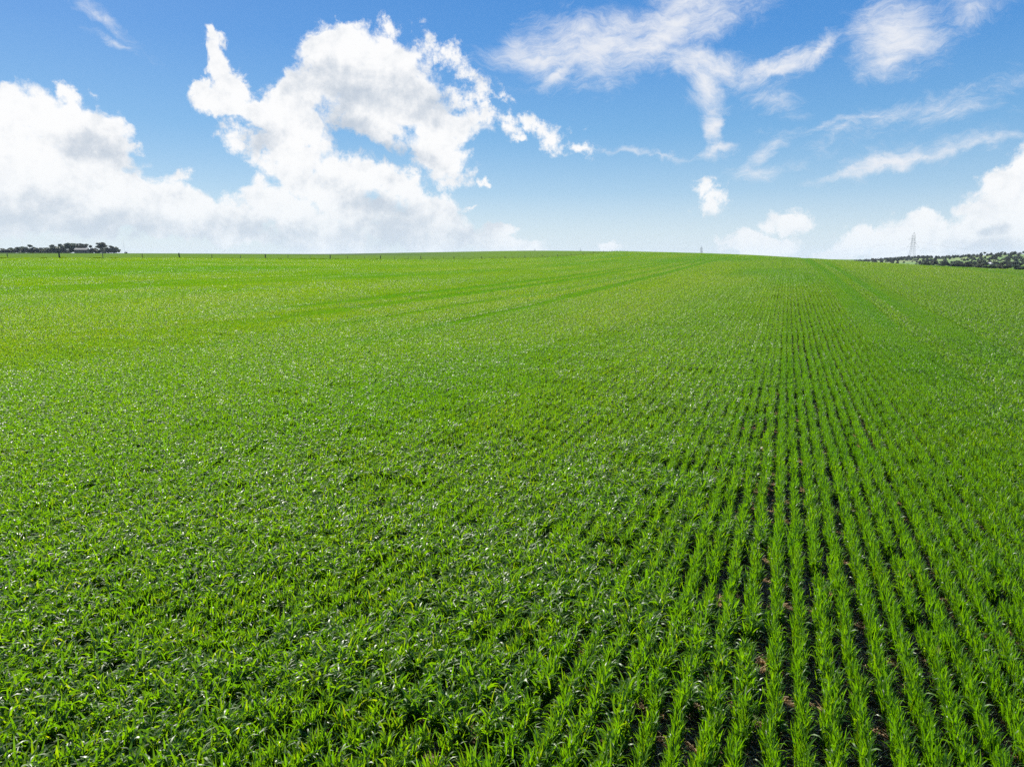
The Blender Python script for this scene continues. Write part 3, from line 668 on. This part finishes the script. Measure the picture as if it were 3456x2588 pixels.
ridge = [
 (2944, 1350, 8, 871.5, 'umbrella', 'tiny tree sticking up at the low left end of the wooded ridge'),
 (3066, 1395, 12, 861.5, 'round', 'tree on the ridge at the left foot of the large pylon'),
 (3099, 1390, 9, 861, 'umbrella', 'flat-topped tree on the ridge just right of the large pylon'),
 (3115, 1390, 14, 862, 'umbrella', 'spreading thin tree on the ridge second right of the large pylon'),
 (3129, 1390, 16, 861.5, 'round', 'rounded blue tree on the ridge third right of the large pylon'),
 (3269, 1390, 10, 857, 'umbrella', 'small tree where the wooded ridge begins to climb'),
 (3311, 1350, 13, 851.5, 'bushy', 'bushy tree on the left shoulder of the bare hilltop'),
 (3321, 1350, 10, 850, 'umbrella', 'pale thin tree on the left shoulder of the bare hilltop'),
 (3380, 1350, 8, 849, 'umbrella', 'lone little tree in the middle of the bare hilltop'),
 (3423, 1350, 13, 848, 'round', 'larger lone tree on the right of the bare hilltop'),
 (3441, 1380, 12, 851, 'bushy', 'low bushy tree near the right end of the bare hilltop'),
 (3456, 1390, 14, 846, 'round', 'tree on the ridge at the right edge of the picture'),
]
for i, (px, r, w, yt, kd, lab) in enumerate(ridge): tree(px, r, w, yt, kd, lab, RG, i, ground=HH)
# woodland on the slopes: one mass of instanced trees
wc = bpy.data.collections.new('woodland_trees')
for i, kd in enumerate(('bushy', 'round', 'bushy')):
    tm, cm = TM[kd][i]; o = bpy.data.objects.new('woodland_tree_%d' % i, cm); wc.objects.link(o)
n = 9000; wpx = RNG.uniform(2780, 3900, n); wr = RNG.uniform(960, 1440, n); wa = np.arctan((wpx - 1728) / F / 1.0154); wx = wr*np.sin(wa); wy = wr*np.cos(wa)
wz = HH(wx, wy); yy = 872 - (wz - CAM_Z) / wr * F * 1.03     # approx. row in the photograph
def box(px, y, x0, x1, y0, y1, s=18): return 1/(1+np.exp(-(px-x0)/s)) * 1/(1+np.exp((px-x1)/s)) * 1/(1+np.exp(-(y-y0)/1.2)) * 1/(1+np.exp((y-y1)/1.2))
ridge_y = np.interp(wpx, [c_[0] for c_ in HCOLS], [c_[1][3][1] for c_ in HCOLS])
dens = .95 * (np.abs(wr - 1370) < 70) * (wpx < 3290) * (wpx > 2870)
dens = dens + .9 * box(wpx, yy, 3050, 3240, 862, 874) + .5 * box(wpx, yy, 3000, 3060, 872, 880) + .5 * box(wpx, yy, 3330, 3900, 862, 884) + .4 * box(wpx, yy, 3250, 3345, 866, 888) + .8 * box(wpx, yy, 3100, 3900, 886, 892) + .3 * box(wpx, yy, 2900, 3060, 880, 885) + .35 * box(wpx, yy, 3080, 3180, 874, 886)
dens = dens * (.35 + 1.3 * (vnoise(wx / 45, wy / 45, 3) > .42))
k = RNG.random(n) < dens * .15; wx, wy, wz, wpx = wx[k], wy[k], wz[k], wpx[k]; print('wood', len(wx))
me = bpy.data.meshes.new('woodland'); me.vertices.add(len(wx)); me.vertices.foreach_set('co', np.stack([wx, wy, wz - .4], 1).astype(np.float32).ravel())
hh = RNG.uniform(2.4, 5.2, len(wx)); ww = hh * RNG.uniform(.75, 1.15, len(wx))
a = me.attributes.new('rot', 'FLOAT_VECTOR', 'POINT'); a.data.foreach_set('vector', np.stack([0*wx, 0*wx, RNG.uniform(0, 6.28, len(wx))], 1).astype(np.float32).ravel())
a = me.attributes.new('idx', 'INT', 'POINT'); a.data.foreach_set('value', RNG.integers(0, 3, len(wx)).astype(np.int32))
a = me.attributes.new('scl', 'FLOAT_VECTOR', 'POINT'); a.data.foreach_set('vector', np.stack([ww, ww, hh], 1).astype(np.float32).ravel()); me.update()
wood = tag(obj('woodland', me), 'dark blue-green woodland spread over the slopes of the right-hand hills', 'woodland', kind='stuff'); instancer(wood, wc, 'scatter_wood')

# ------------------------------------------------------------------ shed, farmhouse, mast
M_ROOF = simple('grey_sheet_roof', (.09, .10, .11), (.07, .08, .09), 2, .9, 0); M_WALL = simple('dark_shed_wall', (.10, .085, .075), (.06, .05, .045), 2)
M_WHITE = simple('white_render', (.72, .72, .70), (.6, .6, .58), 2); M_WIN = simple('dark_window', (.03, .035, .045), rough=.2)
def gable(name, px, r, w, d, hw, hr, rz, mw, mr, label, cat, doors, ground=H, base=None):
    x, y = at_px(px, r); z = float(ground(np.array([x]), np.array([y]))[0]) if base is None else base
    b = tag(empty(name, (x, y, z), rz), label, cat)
    mb = MB(); mb.V = [(-w/2,-d/2,-1),(w/2,-d/2,-1),(w/2,d/2,-1),(-w/2,d/2,-1),(-w/2,-d/2,hw),(w/2,-d/2,hw),(w/2,d/2,hw),(-w/2,d/2,hw),(-w/2,0,hr-.08),(w/2,0,hr-.08)]
    mb.F = [(0,1,5,4),(2,3,7,6),(1,2,6,9,5),(3,0,4,8,7)]; mb.build('wall', mw, b)
    mb = MB(); e = .5; th = .12
    for s in (-1, 1):
        i = len(mb.V); y1 = s*(d/2+e); z1 = hw - (hr-hw)*e/(d/2)
        mb.V += [(-w/2-e, 0, hr), (w/2+e, 0, hr), (w/2+e, y1, z1), (-w/2-e, y1, z1), (-w/2-e, 0, hr+th), (w/2+e, 0, hr+th), (w/2+e, y1, z1+th), (-w/2-e, y1, z1+th)]
        mb.F += [(i,i+1,i+2,i+3),(i+4,i+5,i+6,i+7),(i+2,i+3,i+7,i+6),(i,i+3,i+7,i+4),(i+1,i+2,i+6,i+5)]
    mb.build('roof', mr, b)
    for nm, cx, cw, z0, z1 in doors: MB().box((cx, -d/2-.03, (z0+z1)/2), (cw, .06, z1-z0)).build(nm, M_WIN, b)
    return b
gable('farm_shed', 279, 985, 13.0, 9.0, zy(985, 279, 843) - Hs(*at_px(279, 985)), zy(985, 279, 838.2) - Hs(*at_px(279, 985)), R(14), M_WALL, M_ROOF, 'open-sided farm shed with pale grey sheet roof among the left trees', 'shed', [('opening', -3, 4.5, 0, 2.6), ('opening', 2.5, 4.5, 0, 2.6)])
zb = Hs(*at_px(3348, 950))
gable('farmhouse', 3348, 950, 7, 5, zy(950, 3348, 890) - zb, zy(950, 3348, 886) - zb, R(-30), M_WHITE, M_WHITE, 'small white farmhouse roof showing above the right-hand tree row', 'house', [('door', 0, .9, 0, 2), ('window', 2, 1, 1, 2)])
gable('white_outbuilding', 3364, 955, 2.6, 2.6, zy(955, 3364, 891.5) - zb, zy(955, 3364, 889) - zb, R(20), M_WHITE, M_WHITE, 'tiny white outbuilding just right of the farmhouse', 'shed', [('door', 0, .9, 0, 2)])
M_STEEL = simple('galvanised_steel', (.24, .26, .28), (.18, .20, .22), 1, .5, .5)
x, y = at_px(422, 1000); z = Hs(x, y); zt = zy(1000, 422, 808) - z
mast = tag(empty('radio_mast', (x, y, z)), 'very thin tall guyed mast right of the left tree belt', 'mast')
MB().tube([(0, 0, -1), (0, 0, zt)], [.10, .05], 6).build('pole', M_STEEL, mast)
for i in range(3):
    a = i * 2.09 + .4; MB().tube([(0, 0, zt * .8), (zt * .35 * math.cos(a), zt * .35 * math.sin(a), 0)], .012, 3).build('guy_wire', M_STEEL, mast)
x, y = at_px(427, 990); z = Hs(x, y)
tree(427, 985, 9, 847.5, 'bushy', 'tiny dark bush at the foot of the thin mast', None, 1, name='bush')

# ------------------------------------------------------------------ pylons and power lines
def pylon(px, r, ytop, height, rz, label, barw):
    x, y = at_px(px, r); zt = zy(r, px, ytop); root = tag(empty('pylon', (x, y, zt - height), rz), label, 'pylon', 'pylons of the power line')
    s = height / 45.0; mb = MB(); t = lambda a, b, w=1.0, m=None: (m or mb).tube([Vector(a) * s, Vector(b) * s], barw * w, 4)
    def half(z): return np.interp(z, [0, 24, 45 - 8, 41], [4.6, 2.2, 1.7, 1.4])
    lv = [0, 5.5, 10.5, 15, 19, 22.5, 25.5, 28, 30.5, 33, 35.5, 38, 40.5]
    for i, z in enumerate(lv):
        h = half(z); cs = [(-h, -h, z), (h, -h, z), (h, h, z), (-h, h, z)]
        if i + 1 < len(lv):
            h2 = half(lv[i+1]); c2 = [(-h2, -h2, lv[i+1]), (h2, -h2, lv[i+1]), (h2, h2, lv[i+1]), (-h2, h2, lv[i+1])]
            for j in range(4): t(cs[j], c2[j], 1.5); t(cs[j], c2[(j+1) % 4], .8); t(cs[(j+1) % 4], c2[j], .8)
        for j in range(4): t(cs[j], cs[(j+1) % 4], .8)
    for j in ((-1.4, -1.4), (1.4, -1.4), (1.4, 1.4), (-1.4, 1.4)): t((j[0], j[1], 40.5), (0, 0, 45), 1.1)
    mb.build('lattice_body', M_STEEL, root)
    a1 = MB()
    for sx in (-1, 1):
        for sy in (-1.6, 1.6): t((0, sy, 25.5), (sx*7.2, 0, 25.5), 1.5, a1); t((sx*1.7, sy, 31), (sx*4.0, 0, 30), 1.2, a1)
        t((sx*4.0, 0, 30), (sx*7.2, 0, 25.5), 1.2, a1); t((sx*2, 0, 28.8), (sx*4.0, 0, 30), 1.2, a1)
        t((sx*7.2, 0, 25.5), (sx*7.2, 0, 23.6), 1.4, a1)
    a1.build('lower_cross_arm', M_STEEL, root); a2 = MB()
    for sy in (-1.5, 1.5): t((1.6, sy, 36), (-5.8, 0, 36.4), 1.4, a2); t((-1.5, sy, 40.5), (-2.6, 0, 40), 1.2, a2)
    t((-2.6, 0, 40), (-5.8, 0, 36.4), 1.2, a2); t((-5.8, 0, 36.4), (-5.8, 0, 34.6), 1.4, a2); a2.build('upper_cross_arm', M_STEEL, root)
    M = Matrix.Translation(root.location) @ Matrix.Rotation(rz, 4, 'Z')
    return [M @ (Vector(v) * s) for v in ((-5.8, 0, 34.6), (-7.2, 0, 23.6), (7.2, 0, 23.6), (0, 0, 45))]
T1 = pylon(3077, 1134, 784, 45, R(-10), 'large lattice steel pylon standing on the right-hand ridge', .06)
T2 = pylon(2366, 2000, 829.5, 45, R(20), 'middle-sized pylon half hidden behind the crest', .11)
T3 = pylon(1959, 2500, 838.5, 45, R(20), 'faint small pylon behind the top of the fence line', .13)
T4 = pylon(1805, 2900, 839.5, 45, R(20), 'faintest pylon, leftmost, a speck over the pasture skyline', .13)
xe, ye = at_px(3620, 1700); T0 = [Vector((xe - 3, ye, zy(1700, 3620, 846))), Vector((xe - 6, ye, zy(1700, 3620, 853))), Vector((xe + 6, ye, zy(1700, 3620, 853))), Vector((xe, ye, zy(1700, 3620, 840)))]
M_COND = simple('conductor', (.16, .17, .18), rough=.5, metal=.3)
for i, lab in enumerate(('upper conductor hanging from the left arm of the large pylon', 'lower left conductor of the power line across the right sky', 'lower right conductor of the power line across the right sky')):
    P = []
    for (a, b, sag, n) in ((T0[i], T1[i], 10, 14), (T1[i], T2[i], 22, 18), (T2[i], T3[i], 26, 14), (T3[i], T4[i], 26, 10)):
        for k in range(n): s = k / n; p = a.lerp(b, s); P.append(p - Vector((0, 0, 4 * sag * s * (1 - s))))
    P.append(T4[i]); c0 = P[0].copy(); root = MB().tube([p - c0 for p in P], .045, 4).build('power_line', M_COND); root.location = c0; tag(root, lab, 'cable', 'conductors of the power line')

# ------------------------------------------------------------------ air
HAZE = True
if HAZE:
    mb = MB().box((0, 0, 19.5), (9000, 9000, 75)); mz, q = newmat('air'); vol = q.n('ShaderNodeVolumePrincipled')
    vol.inputs['Color'].default_value = (.70, .84, 1.0, 1); vol.inputs['Density'].default_value = .00005; vol.inputs['Anisotropy'].default_value = 0
    ou = q.n('ShaderNodeOutputMaterial'); q.nt.links.new(vol.outputs[0], ou.inputs['Volume'])
    tag(mb.build('haze', mz), 'thin blue summer haze over the land', 'haze', kind='stuff')
